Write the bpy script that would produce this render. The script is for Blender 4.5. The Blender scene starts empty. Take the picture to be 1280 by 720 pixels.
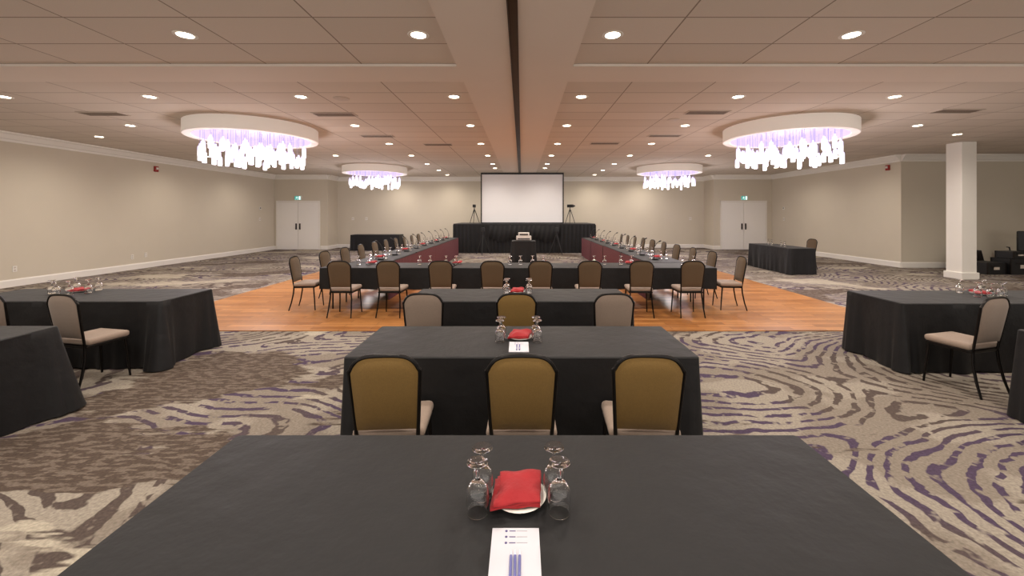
import bpy, math, random
from mathutils import Vector, Matrix
random.seed(7)
sc = bpy.context.scene
COL = sc.collection
CH = 3.65      # ceiling height
F = 503.0; HC = 1.72; VY = 268.0; VX = 652.0

# ------------------------------------------------------------------ materials
def new_mat(name):
    m = bpy.data.materials.new(name); m.use_nodes = True
    return m, m.node_tree, m.node_tree.nodes, m.node_tree.links, m.node_tree.nodes['Principled BSDF']

def s2l(c):
    return tuple(((v/255.0)/12.92 if v/255.0 <= .04045 else ((v/255.0+.055)/1.055)**2.4) for v in c) + (1.0,)

def pmat(name, col, rough=.6, metal=0, nscale=0, namt=.1, bump=0, bscale=40, spec=.5, sheen=0, emis=None, estr=0):
    m, nt, N, L, b = new_mat(name)
    c = s2l(col)
    b.inputs['Roughness'].default_value = rough
    b.inputs['Metallic'].default_value = metal
    b.inputs['Specular IOR Level'].default_value = spec
    if sheen: b.inputs['Sheen Weight'].default_value = sheen
    tc = N.new('ShaderNodeTexCoord')
    n = N.new('ShaderNodeTexNoise'); n.inputs['Scale'].default_value = nscale or 12
    n.inputs['Detail'].default_value = 3
    L.new(tc.outputs['Object'], n.inputs['Vector'])
    mx = N.new('ShaderNodeMix'); mx.data_type = 'RGBA'
    mx.inputs[6].default_value = tuple(v*(1-namt) for v in c[:3])+(1,)
    mx.inputs[7].default_value = tuple(min(1, v*(1+namt)) for v in c[:3])+(1,)
    L.new(n.outputs['Fac'], mx.inputs[0]); L.new(mx.outputs[2], b.inputs['Base Color'])
    if bump:
        n2 = N.new('ShaderNodeTexNoise'); n2.inputs['Scale'].default_value = bscale; n2.inputs['Detail'].default_value = 4
        L.new(tc.outputs['Object'], n2.inputs['Vector'])
        bp = N.new('ShaderNodeBump'); bp.inputs['Strength'].default_value = bump; bp.inputs['Distance'].default_value = .02
        L.new(n2.outputs['Fac'], bp.inputs['Height']); L.new(bp.outputs['Normal'], b.inputs['Normal'])
    if emis:
        b.inputs['Emission Color'].default_value = s2l(emis); b.inputs['Emission Strength'].default_value = estr
    return m

M_wall = pmat('wall_paint', (205,196,178), .75, nscale=1.5, namt=.03, bump=.05, bscale=150)
M_white = pmat('white_trim', (232,228,220), .5, nscale=3, namt=.02)
M_door = pmat('door_paint', (236,233,227), .45, nscale=2, namt=.02)
M_dry = pmat('ceiling_drywall', (222,211,200), .85, nscale=2, namt=.02)
M_dark = pmat('dark_metal', (38,32,30), .45, .6)
M_track = pmat('track_brown', (58,44,36), .5, .3)
M_black = pmat('black_plastic', (22,22,24), .5)
M_cloth = pmat('black_tablecloth', (16,15,17), .62, nscale=4, namt=.12, bump=.5, bscale=7, spec=.35, sheen=.035)
M_maroon = pmat('maroon_skirt', (88,32,42), .7, nscale=20, namt=.15, sheen=.1)
M_frame = pmat('chair_frame_metal', (30,27,26), .35, .7)
M_gold_lit = pmat('chair_fabric_gold_lit', (116,88,38), .8, nscale=90, namt=.18, bump=.15, bscale=250, sheen=.12)  # taupe chair fabric with the gold of head-on light put into the colour
M_taupe = pmat('taupe_fabric', (130,113,100), .85, nscale=90, namt=.12, bump=.15, bscale=250, sheen=.15)
M_brown_lit = pmat('chair_fabric_brown_lit', (88,69,47), .85, nscale=90, namt=.15, bump=.15, bscale=250, sheen=.12)  # same chair fabric; its browner look under the light is painted in
M_seat = pmat('seat_fabric', (148,130,117), .85, nscale=80, namt=.12, bump=.15, bscale=250, sheen=.1)
M_red = pmat('red_napkin', (152,20,28), .8, nscale=30, namt=.12, bump=.2, bscale=90, sheen=.06)
M_china = pmat('white_china', (238,236,230), .2)
M_paper = pmat('paper', (202,201,210), .7, namt=.02)
M_ink = pmat('purple_ink', (74,66,120), .6)
M_grey = pmat('grey_ink', (150,148,160), .6)
M_pen = pmat('pen_blue', (96,98,160), .3)
M_penw = pmat('pen_white', (222,222,235), .3)
M_screen = pmat('projection_screen', (228,228,230), .8, namt=.01)
M_alarm = pmat('alarm_red', (150,30,24), .4)
M_plate = pmat('plate_white', (225,222,214), .5)
M_vent = pmat('vent_grey', (196,184,172), .6)
M_ventd = pmat('vent_dark', (120,106,94), .7)
M_proj = pmat('projector_grey', (205,200,196), .4)
M_lens = pmat('lens_glass', (30,34,44), .1)
M_tabletop = pmat('table_laminate', (120,100,80), .5)
M_sign = pmat('exit_sign_green', (40,150,140), .4, emis=(50,175,165), estr=.7)
M_signw = pmat('exit_sign_white', (240,250,245), .4, emis=(240,250,245), estr=1.0)
M_drum = pmat('drum_shade_fabric', (240,234,226), .8, namt=.02, emis=(255,240,230), estr=.16)
M_purple = pmat('lit_lilac_diffuser', (150,138,200), .6, emis=(196,184,255), estr=.8)
M_lamp = pmat('downlight_lens', (255,250,240), .4, emis=(255,240,210), estr=16)
M_cord = pmat('pendant_cord', (170,165,180), .4, .5)
# glowing pendant glass, brighter toward the bulb
m, nt, N, L, b = new_mat('lit_glass_pendant'); M_jar=m
b.inputs['Base Color'].default_value=(.75,.72,.8,1); b.inputs['Roughness'].default_value=.2
tc=N.new('ShaderNodeTexCoord'); sx_=N.new('ShaderNodeSeparateXYZ'); L.new(tc.outputs['Object'],sx_.inputs[0])
mr=N.new('ShaderNodeMapRange'); mr.inputs['From Min'].default_value=-.30; mr.inputs['From Max'].default_value=0.0; L.new(sx_.outputs['Z'],mr.inputs['Value'])
rp=N.new('ShaderNodeValToRGB'); L.new(mr.outputs[0],rp.inputs[0])
e=rp.color_ramp.elements; e[0].position=0; e[0].color=(.5,.47,.72,1); e[1].position=1; e[1].color=(.33,.3,.55,1)
q=e.new(.14); q.color=(1,.95,1,1); q=e.new(.42); q.color=(1,.97,.96,1); q=e.new(.62); q.color=(.5,.46,.75,1)
L.new(rp.outputs[0],b.inputs['Emission Color']); b.inputs['Emission Strength'].default_value=1.6

mg, nt, N, L, b = new_mat('clear_glass')
b.inputs['Transmission Weight'].default_value = 1; b.inputs['Roughness'].default_value = .0
b.inputs['IOR'].default_value = 1.45; b.inputs['Base Color'].default_value = (1,1,1,1)
M_glass = mg

# ceiling tiles
m, nt, N, L, b = new_mat('ceiling_tiles'); M_tile = m
b.inputs['Roughness'].default_value = .9
tc = N.new('ShaderNodeTexCoord'); mp = N.new('ShaderNodeMapping')
mp.inputs['Location'].default_value = (.085+.745, -5.16+.61*20, 0)
L.new(tc.outputs['Object'], mp.inputs['Vector'])
br = N.new('ShaderNodeTexBrick'); br.offset = 0; br.squash = 1
br.inputs['Scale'].default_value = 1; br.inputs['Brick Width'].default_value = 1.22; br.inputs['Row Height'].default_value = .61
br.inputs['Mortar Size'].default_value = .009; br.inputs['Mortar Smooth'].default_value = .2
br.inputs['Color1'].default_value = s2l((220,209,197)); br.inputs['Color2'].default_value = s2l((212,201,189))
br.inputs['Mortar'].default_value = s2l((148,133,119))
L.new(mp.outputs[0], br.inputs['Vector'])
n = N.new('ShaderNodeTexNoise'); n.inputs['Scale'].default_value = 90
L.new(tc.outputs['Object'], n.inputs['Vector'])
mx = N.new('ShaderNodeMix'); mx.data_type='RGBA'; mx.blend_type='MULTIPLY'; mx.inputs[0].default_value=.1
L.new(br.outputs['Color'], mx.inputs[6]); L.new(n.outputs['Color'], mx.inputs[7]); L.new(mx.outputs[2], b.inputs['Base Color'])
bp = N.new('ShaderNodeBump'); bp.inputs['Strength'].default_value=.4; bp.inputs['Distance'].default_value=.01; bp.invert=True
L.new(br.outputs['Fac'], bp.inputs['Height']); L.new(bp.outputs['Normal'], b.inputs['Normal'])

# dance floor
m, nt, N, L, b = new_mat('parquet_wood'); M_wood = m
b.inputs['Roughness'].default_value = .3; b.inputs['Specular IOR Level'].default_value=.4
tc = N.new('ShaderNodeTexCoord')
br = N.new('ShaderNodeTexBrick'); br.offset=.5
br.inputs['Scale'].default_value=1; br.inputs['Brick Width'].default_value=.9; br.inputs['Row Height'].default_value=.13
br.inputs['Mortar Size'].default_value=.004; br.inputs['Bias'].default_value=0
br.inputs['Color1'].default_value=s2l((180,124,72)); br.inputs['Color2'].default_value=s2l((144,92,48)); br.inputs['Mortar'].default_value=s2l((92,56,30))
L.new(tc.outputs['Object'], br.inputs['Vector'])
mp = N.new('ShaderNodeMapping'); mp.inputs['Scale'].default_value=(2,25,1); L.new(tc.outputs['Object'], mp.inputs['Vector'])
n = N.new('ShaderNodeTexNoise'); n.inputs['Scale'].default_value=3; n.inputs['Detail'].default_value=5; L.new(mp.outputs[0], n.inputs['Vector'])
mx = N.new('ShaderNodeMix'); mx.data_type='RGBA'; mx.blend_type='OVERLAY'; mx.inputs[0].default_value=.55
L.new(br.outputs['Color'], mx.inputs[6]); L.new(n.outputs['Fac'], mx.inputs[7]); L.new(mx.outputs[2], b.inputs['Base Color'])

# carpet
m, nt, N, L, b = new_mat('patterned_carpet'); M_carpet = m
b.inputs['Roughness'].default_value=.95; b.inputs['Specular IOR Level'].default_value=.1
tc = N.new('ShaderNodeTexCoord')
def mapping(sx, sy, ox, oy):
    mp = N.new('ShaderNodeMapping'); mp.inputs['Scale'].default_value=(sx,sy,1); mp.inputs['Location'].default_value=(ox,oy,0)
    L.new(tc.outputs['Object'], mp.inputs['Vector']); return mp.outputs[0]
def noise(vec, scale, detail=2, dist=0, rough=.5):
    n = N.new('ShaderNodeTexNoise'); n.inputs['Scale'].default_value=scale; n.inputs['Detail'].default_value=detail
    n.inputs['Distortion'].default_value=dist; n.inputs['Roughness'].default_value=rough
    L.new(vec, n.inputs['Vector']); return n.outputs['Fac']
def math_(op, a, bb=None, clamp=False):
    q = N.new('ShaderNodeMath'); q.operation=op; q.use_clamp=clamp
    for i, v in enumerate([a, bb]):
        if v is None: continue
        if isinstance(v,(int,float)): q.inputs[i].default_value=v
        else: L.new(v, q.inputs[i])
    return q.outputs[0]
def mixc(f, a, c):
    q = N.new('ShaderNodeMix'); q.data_type='RGBA'
    if isinstance(f,(int,float)): q.inputs[0].default_value=f
    else: L.new(f,q.inputs[0])
    for i,v in ((6,a),(7,c)):
        if isinstance(v,tuple): q.inputs[i].default_value=v
        else: L.new(v,q.inputs[i])
    return q.outputs[2]
def step(v, e, w=.01):
    q = N.new('ShaderNodeMapRange'); q.inputs['From Min'].default_value=e-w; q.inputs['From Max'].default_value=e+w
    L.new(v,q.inputs['Value']); return q.outputs[0]
def blob(cx, cy, rx, ry):
    """0..1 soft ellipse at a real floor position (metres)"""
    v = mapping(1/rx,1/ry,-cx/rx,-cy/ry)
    q = N.new('ShaderNodeVectorMath'); q.operation='LENGTH'; L.new(v,q.inputs[0])
    r = N.new('ShaderNodeMapRange'); r.interpolation_type='SMOOTHSTEP'
    r.inputs['From Min'].default_value=1.5; r.inputs['From Max'].default_value=.3
    r.inputs['To Min'].default_value=0; r.inputs['To Max'].default_value=1; L.new(q.outputs['Value'], r.inputs['Value'])
    return r.outputs[0]
v1 = mapping(.6,1,11.3,2.2); v2 = mapping(1,1,0,0); v3 = mapping(.8,1,20.4,31.2)
vo = N.new('ShaderNodeTexVoronoi'); vo.feature='SMOOTH_F1'; vo.inputs['Scale'].default_value=.45; vo.inputs['Smoothness'].default_value=.25
L.new(mapping(.7,1.15,1.35,.0), vo.inputs['Vector'])
ph = math_('MULTIPLY', vo.outputs['Distance'], 150.0)
ph = math_('ADD', ph, math_('MULTIPLY', noise(v2,.9,1.5,.3),24.0))
ph = math_('ADD', ph, math_('MULTIPLY', noise(v2,5,2.5),5.0))
s = math_('SINE', ph)
rings = step(s,.36,.14)
dash = step(noise(v2,8,2),.43,.03)
rings = math_('MULTIPLY', rings, dash)
pur = step(noise(v3,.7,1.5),.49,.04)
ringc = mixc(pur, s2l((86,75,70)), s2l((78,65,84)))
basec = mixc(step(noise(v3,1.3,2.5),.5,.02), s2l((152,143,131)), s2l((134,124,113)))
ringarea = mixc(rings, basec, ringc)
big = noise(v1,.6,2.5,.5,.55)
big = math_('ADD', big, math_('MULTIPLY', blob(-3.0,2.2,.5,.28), .18))
big = math_('ADD', big, math_('MULTIPLY', blob(-4.3,3.35,.5,.12), .20))
big = math_('ADD', big, math_('MULTIPLY', blob(-2.2,3.8,.5,.18), .20))
big = math_('ADD', big, math_('MULTIPLY', blob(2.9,3.6,.5,.10), .14))
big = math_('SUBTRACT', big, math_('MULTIPLY', blob(-2.5,2.9,1.3,.45), .19))
big = math_('ADD', math_('MULTIPLY', math_('SUBTRACT', big, .5), math_('SUBTRACT', 1.0, math_('MULTIPLY', blob(4.2,3.0,3.4,2.6), .5))), .5)
edge = math_('ADD', big, math_('MULTIPLY', math_('SUBTRACT', noise(mapping(.35,1.6,0,0),9,2), .5), .17))
darkc = mixc(step(noise(mapping(.6,1.8,5,5),14,3),.52,.03), s2l((84,72,64)), s2l((112,100,90)))
light = mixc(step(noise(mapping(.5,1.5,9,2),3.5,2),.54,.05), s2l((174,165,149)), s2l((158,148,134)))
c = mixc(step(edge,.61,.008), ringarea, light)
c = mixc(step(edge,.40,.008), darkc, c)
sp = noise(v2,55,2)
mr = N.new('ShaderNodeMapRange'); mr.inputs['From Min'].default_value=.25; mr.inputs['From Max'].default_value=.75
mr.inputs['To Min'].default_value=.66; mr.inputs['To Max'].default_value=1.1; L.new(sp, mr.inputs['Value'])
hs = N.new('ShaderNodeHueSaturation'); L.new(mr.outputs[0], hs.inputs['Value']); L.new(c, hs.inputs['Color'])
L.new(hs.outputs[0], b.inputs['Base Color'])
bp = N.new('ShaderNodeBump'); bp.inputs['Strength'].default_value=.3; bp.inputs['Distance'].default_value=.01
L.new(noise(v2,150,1), bp.inputs['Height']); L.new(bp.outputs['Normal'], b.inputs['Normal'])

# ------------------------------------------------------------------ mesh builder
class MB:
    def __init__(s): s.v=[]; s.f=[]; s.m=[]; s.cm=0
    def mat(s,i): s.cm=i; return s
    def add(s, vs, fs):
        o=len(s.v); s.v += [tuple(p) for p in vs]
        for f in fs: s.f.append(tuple(i+o for i in f)); s.m.append(s.cm)
        return s
    def box(s,x0,x1,y0,y1,z0,z1):
        vs=[(x0,y0,z0),(x1,y0,z0),(x1,y1,z0),(x0,y1,z0),(x0,y0,z1),(x1,y0,z1),(x1,y1,z1),(x0,y1,z1)]
        return s.add(vs,[(0,3,2,1),(4,5,6,7),(0,1,5,4),(1,2,6,5),(2,3,7,6),(3,0,4,7)])
    def tube(s, pts, r, seg=8, closed=False, caps=True):
        P=[Vector(p) for p in pts]; n=len(P)
        rr = r if isinstance(r,(list,tuple)) else [r]*n
        up=None; vs=[]
        for i in range(n):
            if closed: t=(P[(i+1)%n]-P[i-1])
            else: t=(P[min(i+1,n-1)]-P[max(i-1,0)])
            t.normalize()
            if up is None:
                a=Vector((0,0,1)) if abs(t.z)<.9 else Vector((0,1,0))
                up=(a-t*a.dot(t)).normalized()
            else:
                up=(up-t*up.dot(t)).normalized()
            sd=t.cross(up)
            for k in range(seg):
                an=2*math.pi*k/seg
                vs.append(P[i]+up*(math.cos(an)*rr[i])+sd*(math.sin(an)*rr[i]))
        fs=[]
        for i in range(n if closed else n-1):
            for k in range(seg):
                a=i*seg+k; b2=i*seg+(k+1)%seg; c2=((i+1)%n)*seg+(k+1)%seg; d=((i+1)%n)*seg+k
                fs.append((a,b2,c2,d))
        if caps and not closed:
            fs.append(tuple(range(seg-1,-1,-1))); fs.append(tuple((n-1)*seg+k for k in range(seg)))
        return s.add(vs,fs)
    def lathe(s, prof, seg=24, c=(0,0,0)):
        vs=[]; fs=[]; n=len(prof)
        for r,z in prof:
            for k in range(seg):
                a=2*math.pi*k/seg; vs.append((c[0]+max(r,1e-5)*math.cos(a), c[1]+max(r,1e-5)*math.sin(a), c[2]+z))
        for i in range(n-1):
            for k in range(seg):
                fs.append((i*seg+k,i*seg+(k+1)%seg,(i+1)*seg+(k+1)%seg,(i+1)*seg+k))
        return s.add(vs,fs)
    def grid(s, fn, nu, nv):
        vs=[fn(i/nu,j/nv) for j in range(nv+1) for i in range(nu+1)]
        fs=[(j*(nu+1)+i,j*(nu+1)+i+1,(j+1)*(nu+1)+i+1,(j+1)*(nu+1)+i) for j in range(nv) for i in range(nu)]
        return s.add(vs,fs)
    def mesh(s,name,mats,smooth=True):
        me=bpy.data.meshes.new(name); me.from_pydata(s.v,[],s.f); me.update()
        for m in (mats if isinstance(mats,(list,tuple)) else [mats]): me.materials.append(m)
        for p,mi in zip(me.polygons,s.m): p.material_index=mi; p.use_smooth=smooth
        if smooth:
            try: me.set_sharp_from_angle(angle=math.radians(40))
            except Exception: pass
        return me

def obj(name, me, parent=None, loc=(0,0,0), rz=0, label=None, cat=None, kind=None, group=None, bevel=0, seg=2):
    o=bpy.data.objects.new(name, me); COL.objects.link(o); o.location=loc; o.rotation_euler=(0,0,rz)
    if parent: o.parent=parent
    if label: o['label']=label
    if cat: o['category']=cat
    if kind: o['kind']=kind
    if group: o['group']=group
    if bevel:
        b=o.modifiers.new('bevel','BEVEL'); b.width=bevel; b.segments=seg; b.limit_method='ANGLE'
    return o
def clone(root, loc, rz=0, label=None, group=None):
    def cp(o,par):
        q=o.copy(); COL.objects.link(q)
        if par: q.parent=par
        for c in list(o.children): cp(c,q)
        return q
    q=cp(root,None); q.location=loc; q.rotation_euler=(0,0,rz)
    if label: q['label']=label
    if group: q['group']=group
    return q
class Maker:
    """first call uses the built thing, later calls clone it"""
    def __init__(s, build, group): s.build=build; s.first=None; s.group=group
    def __call__(s, loc, rz=0, label=None, group=None):
        if s.first is None:
            s.first=s.build(); s.first.location=loc; s.first.rotation_euler=(0,0,rz)
            if label: s.first['label']=label
            s.first['group']=group or s.group
            return s.first
        return clone(s.first, loc, rz, label, group or s.group)

def struct(name, b, mats, loc=(0,0,0), bevel=0, label=None):
    return obj(name, b.mesh(name,mats,smooth=False), loc=loc, kind='structure', bevel=bevel, label=label)

# ------------------------------------------------------------------ room shell
XL=-12.1; XR=12.26; YD=19.7; YB=20.75; RX=19.0; YS=13.0; Y0=-3.0
RLX=-9.5; RRX=9.4
struct('floor', MB().box(XL-.2,RX+.2,Y0,YB+.2,-.1,0), M_carpet, label='patterned beige, brown and purple carpet floor')
struct('ceiling', MB().box(XL-.2,RX+.2,Y0,YB+.2,CH,CH+.1), M_tile, label='suspended acoustic tile ceiling')
struct('wall_left', MB().box(XL-.2,XL,Y0,YD,0,CH), M_wall)
struct('wall_left_door', MB().box(XL-.2,RLX,YD,YD+.2,0,CH), M_wall)
struct('wall_left_return', MB().box(RLX-.2,RLX,YD+.2,YB,0,CH), M_wall)
struct('wall_back', MB().box(RLX-.2,RRX+.2,YB,YB+.2,0,CH), M_wall)
struct('wall_right_return', MB().box(RRX,RRX+.2,YD+.2,YB,0,CH), M_wall)
struct('wall_right_door', MB().box(RRX,XR+.2,YD,YD+.2,0,CH), M_wall)
struct('wall_right', MB().box(XR,XR+.2,YS+.2,YD,0,CH), M_wall)
struct('wall_right_alcove', MB().box(XR,RX+.2,YS,YS+.2,0,CH), M_wall)
struct('wall_right_end', MB().box(RX,RX+.2,Y0,YS,0,CH), M_wall)

def profile_run(name, p0, p1, nrm, prof):
    b=MB(); n=len(prof); vs=[]
    for p in (p0,p1):
        for o,z in prof: vs.append((p[0]+nrm[0]*o,p[1]+nrm[1]*o,z))
    fs=[(i,(i+1)%n,(i+1)%n+n,i+n) for i in range(n)]+[tuple(range(n)),tuple(range(2*n-1,n-1,-1))]
    b.add(vs,fs)
    return obj(name,b.mesh(name,M_white,False),kind='structure')
crown=[(0,CH),(.17,CH),(.17,CH-.03),(.12,CH-.06),(.06,CH-.15),(.03,CH-.17),(.03,CH-.22),(0,CH-.22)]
base=[(0,0),(.025,0),(.025,.15),(.012,.18),(0,.18)]
runs=[('left',(XL,Y0),(XL,YD),(1,0)),('left_door',(XL,YD),(RLX,YD),(0,-1)),('left_return',(RLX,YD-.0),(RLX,YB),(1,0)),
      ('back',(RLX,YB),(RRX,YB),(0,-1)),('right_return',(RRX,YD),(RRX,YB),(-1,0)),('right_door',(RRX,YD),(XR,YD),(0,-1)),
      ('right',(XR,YS),(XR,YD),(-1,0)),('right_alcove',(XR,YS),(RX,YS),(0,-1)),('right_end',(RX,Y0),(RX,YS),(-1,0))]
for i,(nm,a,b_,nr) in enumerate(runs):
    profile_run('trim_%d'%(i+1),a,b_,nr,crown)
    if nm.endswith('_door'):
        dl,dr = ((-12.02,-9.84) if nm=='left_door' else (9.72,12.0))
        if a[0]<dl-.01: profile_run('baseboard_'+nm,(a[0],a[1]),(dl,b_[1]),nr,base)
        if dr<b_[0]-.01: profile_run('baseboard_'+nm+'_side',(dr,a[1]),(b_[0],b_[1]),nr,base)
    else: profile_run('baseboard_'+nm,a,b_,nr,base)

struct('trim_20', MB().box(-.83,-.13,Y0,YB,CH-.03,CH), M_dry)
struct('trim_21', MB().box(-.04,.66,Y0,YB,CH-.03,CH), M_dry)
struct('trim_22', MB().box(XL,-.83,5.16,5.77,CH-.03,CH), M_dry)
struct('trim_23', MB().box(.66,RX,5.16,5.77,CH-.03,CH), M_dry)
tb=MB().box(-.13,-.04,Y0,YB,CH-.006,CH-.001); tb.box(-.135,-.125,Y0,YB,CH-.05,CH-.001); tb.box(-.045,-.035,Y0,YB,CH-.05,CH-.001)
struct('trim_24', tb, M_track, label='dark metal operable partition track')

def double_door(n, x0, x1):
    zt=2.32; y=YD
    b=MB().box(x0-.07,x0,y-.04,y,0,zt+.07).box(x1,x1+.07,y-.04,y,0,zt+.07).box(x0-.07,x1+.07,y-.041,y,zt,zt+.07)
    struct('trim_%d'%(30+n), b, M_white)
    xm=(x0+x1)/2
    for k,(a,c,hx) in enumerate(((x0+.005,xm-.008,xm-.09),(xm+.008,x1-.005,xm+.09))):
        nm='door_%d'%(2*n+k+1)
        d=obj(nm,MB().box(a,c,y-.03,y,.01,zt-.008).mesh(nm,M_door,False),kind='structure',bevel=.003)
        h=MB().box(hx-.035,hx+.035,y-.036,y-.03,.98,1.28)
        h.tube([(hx,y-.036,1.0),(hx,y-.08,1.02),(hx,y-.08,1.24),(hx,y-.036,1.26)],.012,6)
        obj('handle',h.mesh('door_handle',M_dark),parent=d,label='dark metal pull handle')
double_door(0,-11.93,-9.93)
double_door(1,9.80,11.92)

def exit_sign():
    r=obj('exit_sign',MB().box(-.16,.16,-.05,0,-.1,.1).mesh('exit_sign',M_plate,False),label='green running man exit sign above double doors',cat='exit sign',bevel=.004)
    p=MB().box(-.15,.15,-.053,-.05,-.09,.09); obj('sign_face',p.mesh('sign_face',M_sign,False),parent=r)
    g=MB(); y=-.056
    def quad(pts): g.add([(x,y,z) for x,z in pts],[tuple(range(len(pts)))])
    quad([(.05,-.08),(.13,-.08),(.13,.08),(.05,.08)])
    quad([(-.035+.018*math.cos(a*math.pi/4),.055+.018*math.sin(a*math.pi/4)) for a in range(8)])
    quad([(-.07,-.01),(-.04,-.02),(-.02,.035),(-.05,.035)])
    quad([(-.06,-.02),(-.045,-.01),(-.09,-.04),(-.12,-.075),(-.13,-.06)])
    quad([(-.06,-.01),(-.035,-.02),(.0,-.045),(-.01,-.085),(-.028,-.08),(-.02,-.05)])
    quad([(-.03,.03),(-.02,.02),(.02,.0),(.022,.012),(-.02,.036)])
    quad([(-.045,.035),(-.1,.02),(-.1,-.005),(-.088,-.002),(-.088,.01),(-.05,.02)])
    obj('pictogram',g.mesh('pictogram',M_signw,False),parent=r)
    return r
ex=Maker(exit_sign,'exit signs over the doors')
ex((-10.93,YD,2.52)); ex((10.88,YD,2.52))

col=obj('column',None,loc=(11.85,10.85,0),label='square cream-painted structural column with baseboard',cat='column')
obj('column_shaft',MB().box(-.2,.2,-.2,.2,0,CH-.001).mesh('shaft',M_white,False),parent=col,bevel=.01)
obj('column_base',MB().box(-.235,.235,-.235,.235,0,.18).mesh('cbase',M_white,False),parent=col,bevel=.01)

def wall_dev(x, y, z, rz, label, cat, build):
    o=build(); o.location=(x,y,z); o.rotation_euler=(0,0,rz); o['label']=label; o['category']=cat
def alarm():
    o=obj('fire_alarm_strobe',MB().box(-.07,.07,-.05,0,-.09,.09).mesh('alarm',M_alarm,False),bevel=.01)
    obj('strobe_lens',MB().box(-.035,.035,-.075,-.05,-.02,.05).mesh('strobe',M_plate,False),parent=o,bevel=.008); return o
def outlet():
    o=obj('wall_outlet',MB().box(-.045,.045,-.012,0,-.07,.07).mesh('outlet',M_plate,False),bevel=.004)
    for zz in (.03,-.03):
        obj('socket',MB().box(-.02,.02,-.015,-.012,zz-.018,zz+.018).mesh('socket',M_vent,False),parent=o)
    return o
def switchp():
    o=obj('light_switch',MB().box(-.06,.06,-.012,0,-.07,.07).mesh('switchp',M_plate,False),bevel=.004)
    for a in (-.04,.01):
        obj('toggle',MB().box(a,a+.03,-.02,-.012,-.03,.03).mesh('toggle',M_vent,False),parent=o)
    return o
def thermo():
    o=obj('thermostat',MB().box(-.06,.06,-.03,0,-.06,.06).mesh('thermo',M_plate,False),bevel=.008)
    obj('display',MB().box(-.035,.035,-.033,-.03,-.01,.035).mesh('disp',M_lens,False),parent=o); return o
R90=math.pi/2
wall_dev(XL,13.3,3.22,R90,'small red fire alarm strobe on beige wall','fire alarm',alarm)
wall_dev(XR,13.45,3.28,-R90,'small red fire alarm strobe near wall corner','fire alarm',alarm)
for yy,zz in ((12.5,.4),(12.95,.42),(9.6,.42)): wall_dev(XL,yy,zz,R90,'white electrical outlet plate low on wall','outlet',outlet)
wall_dev(XL,18.6,2.0,R90,'small white thermostat on beige wall','thermostat',thermo)
wall_dev(XL,18.6,1.5,R90,'white double light switch plate','light switch',switchp)
wall_dev(XR,18.8,2.0,-R90,'small white thermostat on beige wall','thermostat',thermo)
wall_dev(XR,18.8,1.5,-R90,'white double light switch plate','light switch',switchp)
for xx in (-8.7,-8.0,8.7): wall_dev(xx,YB,1.5,0,'white double light switch plate','light switch',switchp)

# ------------------------------------------------------------------ dance floor
DF=.012
obj('dance_floor',MB().box(-6.05,5.95,5.92,13.4,.0,DF).mesh('dance_floor',M_wood,False),label='orange-brown wooden parquet dance floor set in carpet',cat='dance floor')
def fz(x,y): return DF if (-6.05<x<5.95 and 5.92<y<13.4) else .0

# ------------------------------------------------------------------ tables
def cloth_mesh(L_,W_,H,zb,flare,cflare,seed,fold=.010):
    rnd=random.Random(seed); b=MB(); r=.025
    hl,hw=L_/2,W_/2; pts=[]
    def edge(x0,y0,x1,y1,nx,ny,n):
        for i in range(n):
            t=i/n; pts.append((x0+(x1-x0)*t,y0+(y1-y0)*t,nx,ny))
    def arc(cx,cy,a0):
        for i in range(7):
            a=a0+math.pi/2*i/7; pts.append((cx+r*math.cos(a),cy+r*math.sin(a),math.cos(a),math.sin(a)))
    nl=max(12,int(L_/.02)); nw=max(10,int(W_/.02))
    edge(-hl+r,-hw,hl-r,-hw,0,-1,nl); arc(hl-r,-hw+r,-math.pi/2)
    edge(hl,-hw+r,hl,hw-r,1,0,nw); arc(hl-r,hw-r,0)
    edge(hl-r,hw,-hl+r,hw,0,1,nl); arc(-hl+r,hw-r,math.pi/2)
    edge(-hl,hw-r,-hl,-hw+r,-1,0,nw); arc(-hl+r,-hw+r,math.pi)
    n=len(pts); s=0; ss=[]
    for i,p in enumerate(pts):
        if i: s+=math.hypot(p[0]-pts[i-1][0],p[1]-pts[i-1][1])
        ss.append(s)
    ph=[rnd.uniform(0,6.28) for _ in range(6)]
    lev=12; vs=[]
    def ring(scale_in,z): 
        for p in pts: vs.append((p[0]-p[2]*scale_in,p[1]-p[3]*scale_in,z))
    ring(.02,H+.003); ring(.006,H+.002)
    for j in range(lev+1):
        t=j/lev; z=(H-.006)*(1-t)+zb*t
        for i,p in enumerate(pts):
            dc=min(math.hypot(abs(p[0])-hl,abs(p[1])-hw),9)
            c=math.exp(-(dc/.16)**2); c2=math.exp(-((dc-.22)/.09)**2)
            w=math.sin(ss[i]*5.3+ph[0])*.5+math.sin(ss[i]*11.7+ph[1]+2*math.sin(ss[i]*2.1))*.5+math.sin(ss[i]*25+ph[2]+3*math.sin(ss[i]*3.3))*.45*t
            off=.002+flare*t+cflare*c*t**1.1-cflare*.35*c2*t+fold*w*t**.7+.018*min(1,cflare/.06)*c*math.sin(ss[i]*60+ph[3])*t
            off=max(off,-.016)
            vs.append((p[0]+p[2]*off,p[1]+p[3]*off,z+(.006*math.sin(ss[i]*9+ph[4]) if j==lev else 0)+(.006 if j==lev else 0)))
    fs=[tuple(range(n))]
    for j in range(lev+2):
        for i in range(n):
            k=(i+1)%n; fs.append(((j+1)*n+i,(j+1)*n+k,j*n+k,j*n+i))
    b.add(vs,fs)
    return b.mesh('tablecloth',M_cloth)
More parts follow.
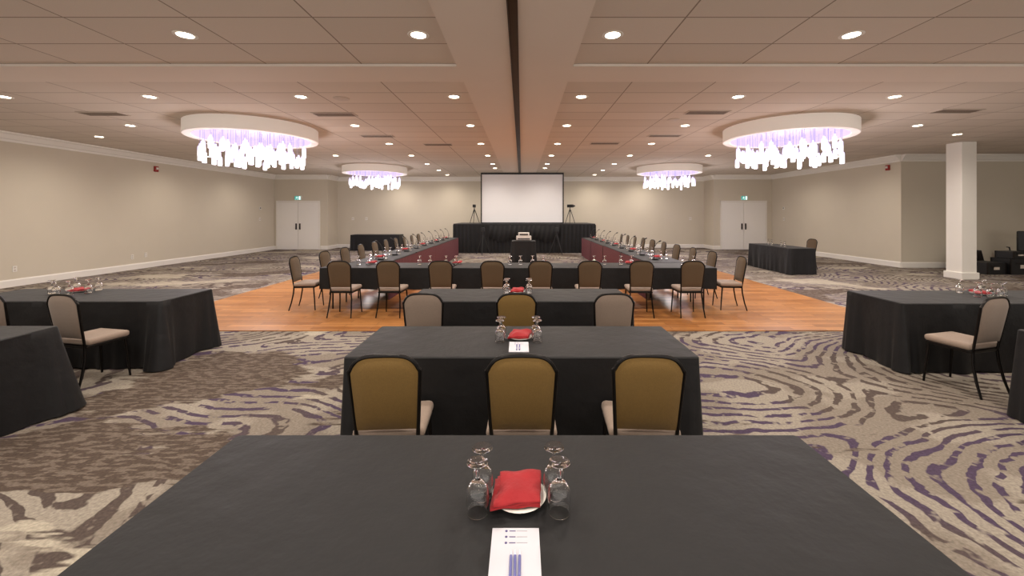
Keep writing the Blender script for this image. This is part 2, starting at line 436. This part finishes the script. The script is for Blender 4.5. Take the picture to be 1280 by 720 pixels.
def table(L_,W_,loc,rz,label,group,zb=.006,flare=.0,cflare=.03,seed=0,skirt=0,H=.75,fold=.015):
    r=obj('banquet_table',None,loc=loc,rz=rz,label=label,cat='table',group=group)
    obj('tabletop',MB().box(-L_/2+.02,L_/2-.02,-W_/2+.02,W_/2-.02,H-.035,H-.004).mesh('tabletop',M_tabletop,False),parent=r)
    for sx in (-1,1):
        for sy in (-1,1):
            x=sx*(L_/2-.2); y=sy*(W_/2-.1)
            obj('leg',MB().tube([(x,y,0),(x,y,.37),(x,y,H-.035)],.014,8).mesh('table_leg',M_frame),parent=r)
    obj('tablecloth',cloth_mesh(L_,W_,H,zb,flare,cflare,seed,fold),parent=r,label='black fabric tablecloth')
    if skirt:
        y0=skirt*(W_/2+.022)
        def fn(u,v):
            x=(u-.5)*(L_-.01)
            a=.012*math.sin(x*2*math.pi/.085)*(.45+.55*v)
            return (x,y0+a+skirt*.005,(H-.01)*(1-v)+.008*v)
        obj('table_skirt',MB().grid(fn,int(L_/.0106),5).mesh('skirt',M_maroon),parent=r,label='maroon pleated table skirt')
    return r
G1='black draped classroom tables'
table(2.46,.76,(-.02,1.39,0),0,'long black draped table set with goblets, napkin and notepad',G1,seed=1)
table(2.42,.76,(-.0,3.11,0),0,'black draped table with red napkin and three gold-lit chairs',G1,seed=2)
table(2.54,.76,(-.02,4.86,0),0,'black draped table before wooden dance floor',G1,seed=3)
table(2.44,.76,(-5.24,4.86,0),0,'black draped table with glasses beside a taupe chair',G1,seed=4,flare=.02,cflare=.07,fold=.028)
table(2.44,.76,(-5.24,3.12,0),0,'black draped table with cloth reaching the carpet',G1,seed=5,flare=.03,cflare=.13,fold=.028)
table(2.44,.76,(5.36,4.75,0),0,'black draped table with upturned glasses beside taupe chair',G1,seed=6,flare=.02,cflare=.05,fold=.026)
table(2.44,.76,(5.40,3.02,0),0,'black draped table with cloth reaching the carpet',G1,seed=7,flare=.01,cflare=.04,fold=.02)
G2='black draped tables in the U shape'
for i in range(3):
    table(2.355,.76,(-.06+(i-1)*2.385,7.58,DF),0,'black half-draped table closing the U-shaped layout',G2,zb=.36,flare=.002,cflare=0,seed=20+i,fold=.006)
for i in range(4):
    y=8.0+1.1+i*2.2
    table(2.17,.76,(-3.05,y,fz(0,y)),R90,'black table with maroon skirt along the U-shaped layout',G2,zb=.36,flare=.003,cflare=0,seed=30+i,skirt=-1,fold=.003)
    table(2.17,.76,(2.91,y,fz(0,y)),R90,'black table with maroon skirt along the U-shaped layout',G2,zb=.36,flare=.003,cflare=0,seed=40+i,skirt=1,fold=.003)
table(2.3,.76,(-6.95,19.4,0),0,'black draped table against the back wall','separate black tables',seed=50)
table(2.05,.76,(7.98,12.45,0),R90,'black draped side table with one chair and glasses','separate black tables',seed=51,fold=.022)
table(.85,.6,(.07,14.6,0),0,'small black draped table carrying a projector','separate black tables',seed=52,H=.77,cflare=.06)

# ------------------------------------------------------------------ chairs
def hw(z): return .174+.024*(z-.5)/.42
def yb(z): return -.175-.075*(z-.45)/.48
def chair_builder(fabric, seatm=M_seat):
    def build():
        r=obj('banquet_chair',None,cat='chair')
        zb_=.50
        def zt(u): return .94-.085*abs(u)**5-.012*u*u
        b=MB()
        for sgn in (-1,1):
            def fn(u,v,sgn=sgn):
                uu=(u*2-1)*sgn
                th=.006+.024*(1-abs(uu)**4)*(1-abs(2*v-1)**6)
                z=zb_+v*(zt(uu)-.008-zb_)
                return (uu*(hw(z)-.006), yb(z)-sgn*th, z)
            b.grid(fn,16,14)
        obj('backrest',b.mesh('backrest',fabric),parent=r,label='upholstered fabric backrest')
        pts=[]
        for i in range(9):
            z=.40+(.855-.40)*i/8; pts.append((-hw(z),yb(z),z))
        for i in range(1,24):
            u=-1+2*i/24; u=math.copysign(abs(u)**.55,u); z=max(zt(u),.86); pts.append((u*hw(z),yb(z),z))
        for i in range(9):
            z=.855-(.855-.40)*i/8; pts.append((hw(z),yb(z),z))
        obj('back_frame',MB().tube(pts,.0115,8).mesh('back_frame',M_frame),parent=r,label='black metal tube frame')
        obj('seat',MB().box(-.205,.205,-.17,.20,.425,.49).mesh('seat',seatm),parent=r,bevel=.028,seg=4)
        obj('seat_rail',MB().box(-.195,.195,-.175,.19,.398,.425).mesh('rail',M_frame,False),parent=r,bevel=.006)
        for sx in (-1,1):
            obj('leg',MB().tube([(sx*.175,.165,.41),(sx*.185,.185,.2),(sx*.195,.2,0)],[.013,.012,.010],8).mesh('front_leg',M_frame),parent=r)
            obj('leg',MB().tube([(sx*hw(.42),yb(.42),.41),(sx*.18,-.175,.3),(sx*.19,-.205,.14),(sx*.2,-.245,0)],[.013,.0125,.012,.010],8).mesh('rear_leg',M_frame),parent=r)
        return r
    return build
gold=Maker(chair_builder(M_gold_lit),'chairs at the classroom tables')
taupe=Maker(chair_builder(M_taupe),'chairs at the classroom tables')
brown=Maker(chair_builder(M_brown_lit),'chairs around the U-shaped tables')
lg='banquet chair with gold light painted into its fabric, black metal frame'
lt='taupe fabric banquet chair with black metal frame'
lb='banquet chair with fabric toned brown by painted light, black metal frame'
gold((-.775,2.47,0),.06,lg+' at draped table'); gold((-.0,2.47,0),0,lg+' at draped table'); gold((.72,2.47,0),-.06,lg+' at draped table')
taupe((-.97,4.2,0),0,lt+' before dance floor'); gold((-.05,4.2,0),0,lg+' before dance floor'); taupe((.91,4.2,0),0,lt+' before dance floor')
taupe((-4.42,4.15,0),-.2,lt+' at side table'); taupe((-5.28,4.2,0),0,lt+' at side table')
taupe((4.40,4.02,0),.25,lt+' at side table')
for x in (-3.0,-2.19,-1.34,-.47,.31,1.13,1.99,2.82): brown((x,6.86,DF),random.uniform(-.06,.06),lb+' on dance floor')
for i in range(9):
    y=8.35+i*.95; z=fz(0,y)
    brown((-3.86,y,z),-R90+random.uniform(-.08,.08),lb+' beside skirted table')
    brown((3.72,y,z),R90+random.uniform(-.08,.08),lb+' beside skirted table')
brown((-3.90,7.35,DF),-R90+.1,lb+' at the table end'); brown((3.77,7.35,DF),R90-.1,lb+' at the table end')
brown((8.95,12.7,0),R90+.1,lb+' behind side table')

# ------------------------------------------------------------------ tableware
def goblet():
    prof=[(0,.098),(.016,.095),(.031,.078),(.0350,.05),(.0335,.02),(.0312,.0015),(.0325,.0),(.034,.0015),(.036,.02),(.0375,.05),(.0335,.082),(.02,.1),(.008,.108),(.0055,.118),(.0055,.142),(.008,.152),(.03,.159),(.035,.162),(.034,.165),(0,.165)]
    return obj('water_goblet',MB().lathe(prof,28).mesh('goblet',M_glass),cat='glass',label='clear stemmed water goblet standing upside down')
gob=Maker(goblet,'upturned water goblets')
TT=.7535
def plate():
    prof=[(0,.0),(.05,.0),(.06,.004),(.09,.014),(.0925,.017),(.088,.017),(.06,.008),(.048,.005),(0,.005)]
    return obj('side_plate',MB().lathe(prof,36).mesh('plate',M_china),cat='plate',label='small white china plate under a red napkin')
plt_=Maker(plate,'white side plates')
def napkin():
    b=MB()
    for lay in range(3):
        def fn(u,v,lay=lay):
            x=(u-.5)*(.160-.008*lay); y=(v-.5)*(.138-.006*lay)
            r=max(abs(u-.5),abs(v-.5))*2
            z=.0155+lay*.0065+.016*(1-r**2.2)+.0022*math.sin(x*70+lay*2+y*30)+.0018*math.sin(y*95-lay)+.002*math.sin(x*40-y*60+lay)
            sk=.012*(lay-1)
            return (x+sk*.4+.008*math.sin(y*25), y+.010*(lay)*(1 if v>.5 else -.2)+.006*math.sin(x*30+1), z+(.010*(v**2)))
        b.grid(fn,24,22)
    o=obj('napkin',b.mesh('napkin',M_red),cat='napkin',label='folded red cloth napkin on a plate')
    m=o.modifiers.new('thick','SOLIDIFY'); m.thickness=.0035; m.offset=1
    return o
nap=Maker(napkin,'folded red napkins')
def notepad():
    r=obj('notepad',MB().box(-.071,.071,-.11,.11,0,.004).mesh('notepad',M_paper,False),cat='notepad',label='white printed notepad with purple marks')
    for k in range(3):
        y=.098-.022*k
        d=MB().lathe([(0,.0046),(.004,.0046),(.004,.004)],10,c=(-.028,y,0))
        obj('printed_mark',d.mesh('mark',M_ink),parent=r)
        q=MB().box(-.019,.000,y-.0014,y+.0014,.004,.0046); obj('printed_line',q.mesh('pline',M_ink,False),parent=r)
        q=MB().box(.003,.035,y-.0008,y+.0008,.004,.0045); obj('printed_line',q.mesh('pline',M_grey,False),parent=r)
    return r
pad=Maker(notepad,'notepads on tables')
def pen():
    r=obj('pen',MB().tube([(0,-.07,.004),(0,.045,.004)],.004,10).mesh('pen_barrel',M_pen),cat='pen',label='slim blue and white ballpoint pen on notepad')
    obj('pen_tip',MB().tube([(0,.045,.004),(0,.056,.004),(0,.066,.004)],[.004,.0025,.0008],10).mesh('pen_tip',M_penw),parent=r)
    obj('pen_clip',MB().box(-.0012,.0012,-.066,-.03,.0085,.0098).mesh('pen_clip',M_penw,False),parent=r)
    return r
pn=Maker(pen,'pens on notepads')
for x,y in ((-.143,1.305),(-.135,1.385),(.122,1.305),(.112,1.39)): gob((x,y,TT))
plt_((-.008,1.37,TT)); nap((-.012,1.365,TT+.003),.06)
pad((-.018,1.125,TT))
for dx in (-.012,0,.012): pn((-.018+dx,1.085,TT+.004),random.uniform(-.02,.02))
for x,y in ((-.164,3.05),(-.158,3.15),(.118,3.05),(.112,3.15)): gob((x,y,TT))
plt_((-.012,3.14,TT)); nap((-.012,3.14,TT+.003),-.05)
pad((-.02,2.93,TT)); pn((-.035,2.92,TT+.004)); pn((-.015,2.92,TT+.004))
for x,y in ((-.19,4.92),(-.18,5.03),(.095,4.92),(.09,5.03)): gob((x,y,TT))
plt_((-.05,4.98,TT)); nap((-.05,4.98,TT+.003),.04); pad((-.05,4.72,TT))
for i,(x,y) in enumerate(((-5.72,4.9),(-5.60,4.84),(-5.44,4.84),(-5.33,4.95),(-5.66,5.12),(-5.38,5.12))): gob((x,y,TT))
nap((-5.52,5.02,TT+.003)); plt_((-5.52,5.02,TT))
for i,(x,y) in enumerate(((5.35,4.72),(5.48,4.70),(5.6,4.70),(5.72,4.78),(5.40,4.96),(5.68,4.96))): gob((x,y,TT))
plt_((5.54,4.86,TT)); nap((5.54,4.86,TT+.003))
def mic():
    r=obj('gooseneck_microphone',MB().box(-.05,.05,-.06,.06,0,.035).mesh('mic_base',M_black,False),cat='microphone',label='black gooseneck conference microphone on table',bevel=.01)
    obj('gooseneck',MB().tube([(0,.03,.03),(0,.035,.16),(0,.02,.27),(0,-.03,.35),(0,-.07,.38)],.006,6).mesh('gooseneck',M_black),parent=r)
    obj('microphone_head',MB().tube([(0,-.065,.378),(0,-.08,.386),(0,-.11,.398),(0,-.125,.402)],[.006,.014,.014,.005],8).mesh('mic_head',M_black),parent=r)
    return r
mc=Maker(mic,'conference microphones on the U-shaped tables')
for i in range(8):
    x=(-3.0,-2.19,-1.34,-.47,.31,1.13,1.99,2.82)[i]
    for sx in (-.1,.1): gob((x+sx+.35*(i%2),7.66,TT+DF))
    if i%2==0: nap((x+.1,7.78,TT+DF+.003)); plt_((x+.1,7.78,TT+DF))
for i in range(9):
    y=8.4+i*.95; z=TT+fz(0,y)
    for side,xc in ((-1,-3.05),(1,2.91)):
        mc((xc+.1*-side,y+.05,z),R90*side)
        gob((xc+.1*side,y+.3,z)); gob((xc+.22*side,y+.30,z)); gob((xc-.1*side,y+.36,z))
        if i%2==0: plt_((xc+.08*side,y+.48,z)); nap((xc+.08*side,y+.48,z+.003))
for k in range(4): gob((7.85+.1*(k%2)+.02*k,12.0+.35*k,TT))

# ------------------------------------------------------------------ stage, screen, AV
st=obj('stage_platform',None,loc=(.12,0,0),label='raised platform skirted with black pleated drape',cat='stage')
obj('deck',MB().box(-3.15,3.15,17.85,20.2,1.24,1.31).mesh('deck',M_black,False),parent=st,bevel=.01)
def fn(u,v):
    L1=2.2; L2=6.3; s=u*(2*L1+L2)
    a=.022*math.sin(s*2*math.pi/.17+.7*math.sin(s*3))*(.5+.5*v)+.01*math.sin(s*9)
    z=1.26*(1-v)+.01*v
    if s<L1: return (-3.16-a,17.82+L1-s,z)
    if s<L1+L2: return (-3.16+(s-L1),17.82-a,z)
    return (3.16+a,17.82+(s-L1-L2),z)
obj('stage_skirt',MB().grid(fn,520,8).mesh('stage_skirt',M_cloth),parent=st,label='black pleated skirt')
sw=MB()
def fn2(u,v):
    x=-1.55+3.1*u; z=1.24-(.55+.2*math.sin(u*math.pi*3)**2)*v
    return (x,17.76-.02*math.sin(x*30+v*4)-.05*math.sin(v*math.pi),z)
sw.grid(fn2,120,10)
obj('front_valance',sw.mesh('valance',M_cloth),parent=st,label='swagged black cloth')
scn=obj('projection_screen',None,loc=(.03,18.15,0),label='large white projection screen in black frame',cat='projection screen')
obj('screen_surface',MB().box(-1.82,1.82,-.01,.01,1.36,3.52).mesh('screen_surface',M_screen,False),parent=scn)
fr=MB().box(-1.87,-1.82,-.03,.03,1.31,3.60).box(1.82,1.87,-.03,.03,1.31,3.60).box(-1.82,1.82,-.03,.03,3.52,3.60).box(-1.82,1.82,-.03,.03,1.31,1.36)
obj('screen_frame',fr.mesh('screen_frame',M_black,False),parent=scn)
for sx in (-1,1):
    obj('support_leg',MB().box(sx*1.6-.03,sx*1.6+.03,.03,.07,1.31,3.3).box(sx*1.6-.03,sx*1.6+.03,-.0,.6,1.311,1.35).mesh('support',M_black,False),parent=scn)
def tripod(h,cam):
    def build():
        r=obj('tripod',None,cat='tripod')
        for k in range(3):
            a=k*2*math.pi/3+.5
            obj('leg',MB().tube([(.03*math.cos(a),.03*math.sin(a),h*.72),(.3*h*math.cos(a),.3*h*math.sin(a),.006)],[.018,.012],7).mesh('tripod_leg',M_black),parent=r)
        obj('centre_column',MB().tube([(0,0,h*.55),(0,0,h*.72),(0,0,h*.86)],[.012,.03,.014],8).mesh('tripod_col',M_black),parent=r)
        if cam:
            obj('video_camera',MB().box(-.06,.06,-.16,.12,h*.86,h*1.02).tube([(0,-.16,h*.94),(0,-.24,h*.94)],.04,10).mesh('vcam',M_black,False),parent=r,label='black video camera head',bevel=.006)
        else:
            obj('tripod_head',MB().box(-.07,.07,-.05,.05,h*.86,h).mesh('thead',M_black,False),parent=r,bevel=.008)
        return r
    return build
t1=Maker(tripod(.84,True),'camera tripods'); t2=Maker(tripod(1.15,False),'equipment tripods')
t1((-2.15,18.3,1.312),0,'black camera tripod standing on the stage'); t1((2.2,18.3,1.312),1,'black camera tripod standing on the stage')
t2((-1.65,17.2,0),0,'black tripod stand before the skirted stage'); t2((1.5,17.2,0),.7,'black tripod stand before the skirted stage')
def projector():
    r=obj('projector',None,cat='projector')
    obj('body',MB().box(-.27,.27,-.2,.2,.02,.17).mesh('pbody',M_proj,False),parent=r,bevel=.02,seg=3)
    obj('top_unit',MB().box(-.2,.2,-.17,.17,.172,.29).mesh('ptop',M_proj,False),parent=r,bevel=.015)
    obj('vent_grille',MB().box(-.22,.22,-.206,-.2,.05,.09).box(-.15,.15,-.176,-.17,.2,.25).mesh('pgr',M_black,False),parent=r)
    obj('lens',MB().tube([(.12,.19,.1),(.12,.24,.1)],.05,16).mesh('plens',M_lens),parent=r)
    for sx in (-1,1):
        for sy in (-1,1): obj('foot',MB().tube([(sx*.2,sy*.14,0),(sx*.2,sy*.14,.022)],.015,8).mesh('pfoot',M_black),parent=r)
    return r
pr=projector(); pr.location=(.08,14.6,.774); pr['label']='grey projector stack on small black draped table'

def road_case(w,d,h):
    r=obj('equipment_case',MB().box(-w/2,w/2,-d/2,d/2,0,h).mesh('case',M_black,False),cat='equipment case',bevel=.006)
    e=MB()
    for sx in (-1,1):
        for sy in (-1,1): e.box(sx*w/2-.012,sx*w/2+.012,sy*d/2-.012,sy*d/2+.012,.0,h)
    obj('metal_edge',e.mesh('edge',M_dark,False),parent=r)
    e=MB().box(-.09,.09,-d/2-.008,-d/2,h*.4,h*.62); obj('latch',e.mesh('latch',M_vent,False),parent=r)
    e=MB().tube([(-w*.3,-d/2,h*.75),(-w*.3,-d/2-.03,h*.72),(-w*.12,-d/2-.03,h*.72),(-w*.12,-d/2,h*.75)],.008,6); obj('handle',e.mesh('chandle',M_dark),parent=r)
    return r
for (w,d,h,x,y,z,rz) in ((.6,.5,.34,13.55,11.75,0,.1),(.7,.5,.45,14.3,11.7,0,-.05),(.5,.4,.2,14.25,11.7,.452,.1)):
    o=road_case(w,d,h); o.location=(x,y,z); o.rotation_euler=(0,0,rz); o['label']='black equipment road case with metal latch near column'; o['group']='black road cases'
sp=obj('loudspeaker',None,loc=(13.9,12.4,0),label='black wedge loudspeaker cabinet near wall',cat='speaker')
wd=MB().add([(-.22,-.2,0),(.22,-.2,0),(.22,.2,0),(-.22,.2,0),(-.22,-.05,.62),(.22,-.05,.62),(.22,.2,.62),(-.22,.2,.62)],[(0,3,2,1),(4,5,6,7),(0,1,5,4),(1,2,6,5),(2,3,7,6),(3,0,4,7)])
obj('cabinet',wd.mesh('spk',M_black,False),parent=sp,bevel=.01)
obj('speaker_grille',MB().add([(-.19,-.197,.05),(.19,-.197,.05),(.19,-.073,.57),(-.19,-.073,.57)],[(0,1,2,3)]).mesh('grille',M_dark,False),parent=sp)
oc=obj('office_chair',None,loc=(15.35,12.3,0),rz=2.6,label='black high-back office chair beside road cases',cat='chair')
obj('seat',MB().box(-.25,.25,-.25,.25,.45,.54).mesh('oseat',M_black),parent=oc,bevel=.035,seg=3)
obj('backrest',MB().box(-.24,.24,.22,.29,.6,1.22).mesh('oback',M_black),parent=oc,bevel=.035,seg=3)
obj('back_bracket',MB().tube([(0,.1,.44),(0,.3,.46),(0,.31,.75)],.02,8).mesh('obr',M_black),parent=oc)
obj('gas_lift',MB().tube([(0,0,.08),(0,0,.46)],.028,10).mesh('olift',M_dark),parent=oc)
for k in range(5):
    a=k*2*math.pi/5
    obj('base_arm',MB().tube([(0,0,.1),(.28*math.cos(a),.28*math.sin(a),.07),(.3*math.cos(a),.3*math.sin(a),.0)],[.02,.016,.022],8).mesh('oarm',M_black),parent=oc)
for sx in (-1,1):
    obj('armrest',MB().tube([(sx*.25,.05,.48),(sx*.3,.05,.6),(sx*.3,.0,.7),(sx*.3,-.15,.7)],.018,8).mesh('oar',M_black),parent=oc)

# ------------------------------------------------------------------ ceiling fixtures
SPOT=bpy.data.lights.new('downlight_beam','SPOT'); SPOT.energy=138; SPOT.spot_size=math.radians(160); SPOT.spot_blend=1; SPOT.shadow_soft_size=.07
SPOT.color=(1,.90,.79)
def downlight():
    r=obj('recessed_downlight',None,cat='ceiling light',label='round white recessed ceiling downlight, lit')
    prof=[(.08,-.004),(.11,-.006),(.115,-.002),(.115,.0),(.08,.0)]
    obj('trim_ring',MB().lathe(prof,24).mesh('ring',M_white),parent=r)
    obj('lens',MB().lathe([(0,-.003),(.08,-.003),(.0805,-.001)],24).mesh('lens',M_lamp),parent=r)
    l=bpy.data.objects.new('lamp',SPOT); COL.objects.link(l); l.parent=r; l.location=(0,0,-.03)
    return r
dl=Maker(downlight,'recessed ceiling downlights')
rows=[4.33,6.6,8.74,11.0,13.2,15.4,17.6,19.6]
cols=[-6.1,-3.62,-1.11,.98,3.55,6.12]
for y in rows:
    for x in cols:
        if abs(x)>5 and (8<y<10 or 15<y<18): continue
        if abs(x)<2 and y==17.6: y_=16.8
        else: y_=y
        dl((x,y_,CH))
    if y<12.5: 
        dl((-8.5,y,CH)); dl((8.6,y,CH))
for y in (10.0,13.4,16.6): dl((-10.5,y,CH))
for y in (9.7,13.4,16.6): dl((10.5,y,CH))
for x in cols: dl((x,2.1,CH)); 
for x in (-3.62,-1.11,.98,3.55): dl((x,-.2,CH))
for x,y in ((14.5,9.5),(14.5,6),(12.0,6.6)): dl((x,y,CH))

def vent():
    r=obj('ceiling_vent',None,cat='vent')
    obj('vent_frame',MB().box(-.4,.4,-.14,.14,-.012,0).mesh('vframe',M_vent,False),parent=r,bevel=.003)
    b=MB()
    for k in range(5): b.box(-.37,.37,-.105+k*.047,-.08+k*.047,-.016,-.0125)
    obj('vent_slots',b.mesh('vslots',M_ventd,False),parent=r)
    return r
vt=Maker(vent,'ceiling air vents')
for x,y in ((-8.0,7.7),(-3.6,7.75),(3.5,7.6),(8.1,7.5),(-3.55,9.9),(3.5,9.85),(-2.3,11.1),(2.25,10.9)):
    vt((x,y,CH),0,'rectangular slotted ceiling air vent')
def cspk():
    return obj('ceiling_speaker',MB().lathe([(0,-.012),(.1,-.012),(.125,-.008),(.13,0),(0,0)],28).mesh('cspk',M_vent),cat='ceiling speaker',label='round flush ceiling speaker grille')
cs=Maker(cspk,'ceiling speakers')
for x,y in ((-3.0,6.7),(3.1,8.2),(-8,13)): cs((x,y,CH))

def chandelier():
    r=obj('chandelier',None,cat='chandelier',label='round white drum chandelier with glowing glass pendants')
    R=1.26; Ri=1.10; zt=CH-.001; z0=CH-.27
    prof=[(Ri,zt),(R,zt),(R,z0+.01),(R-.01,z0),(Ri+.01,z0),(Ri,z0+.01)]
    obj('drum_shade',MB().lathe(prof,72).mesh('drum',M_drum),parent=r)
    prof=[(0,zt-.10),(Ri-.03,zt-.10),(Ri-.004,zt-.12),(Ri-.004,z0+.012)]
    obj('lilac_diffuser',MB().lathe(prof,60).mesh('diff',M_purple),parent=r,label='lilac lit underside panel')
    rnd=random.Random(3)
    for rad,n in ((.96,26),(.74,20),(.50,13),(.27,8),(.0,1)):
        for i in range(n):
            a=2*math.pi*(i+.4*rnd.random())/n
            zt2=3.32-rnd.choice((0,.07,.14,.21,.28))
            h=.15+.05*rnd.random()
            b=MB(); b.mat(0).lathe([(0,.0),(.018,.0),(.02,-.04),(.040,-.06),(.043,-.08),(.043,-.08-h),(.034,-.09-h),(0,-.092-h)],12)
            b.mat(1).tube([(0,0,0),(0,0,zt-.10-zt2)],.003,5)
            obj('pendant_shade',b.mesh('pendant',[M_jar,M_cord]),parent=r,loc=(rad*math.cos(a),rad*math.sin(a),zt2))
    l=bpy.data.lights.new('chandelier_glow','POINT'); l.energy=150; l.shadow_soft_size=.5; l.color=(1,.9,.88)
    o=bpy.data.objects.new('lamp',l); COL.objects.link(o); o.parent=r; o.location=(0,0,2.3)
    return r
cd=Maker(chandelier,'drum chandeliers')
cd((-5.93,8.95,0)); cd((5.84,8.87,0),.7); cd((-6.0,16.5,0),1.3); cd((6.0,16.4,0),2.1)

# ------------------------------------------------------------------ world, camera
w=bpy.data.worlds.new('world'); sc.world=w; w.use_nodes=True
bg=w.node_tree.nodes['Background']; bg.inputs[0].default_value=(1,.93,.86,1); bg.inputs[1].default_value=1.6
cam=bpy.data.cameras.new('camera'); co=bpy.data.objects.new('camera',cam); COL.objects.link(co); sc.camera=co
co.location=(0,0,HC); co.rotation_euler=(math.pi/2,0,0)
cam.sensor_width=36; cam.lens=F/1280*36
cam.shift_x=(640-VX)/1280; cam.shift_y=-(360-VY)/1280
cam.clip_start=.05; cam.clip_end=100
sc.view_settings.view_transform='Standard'
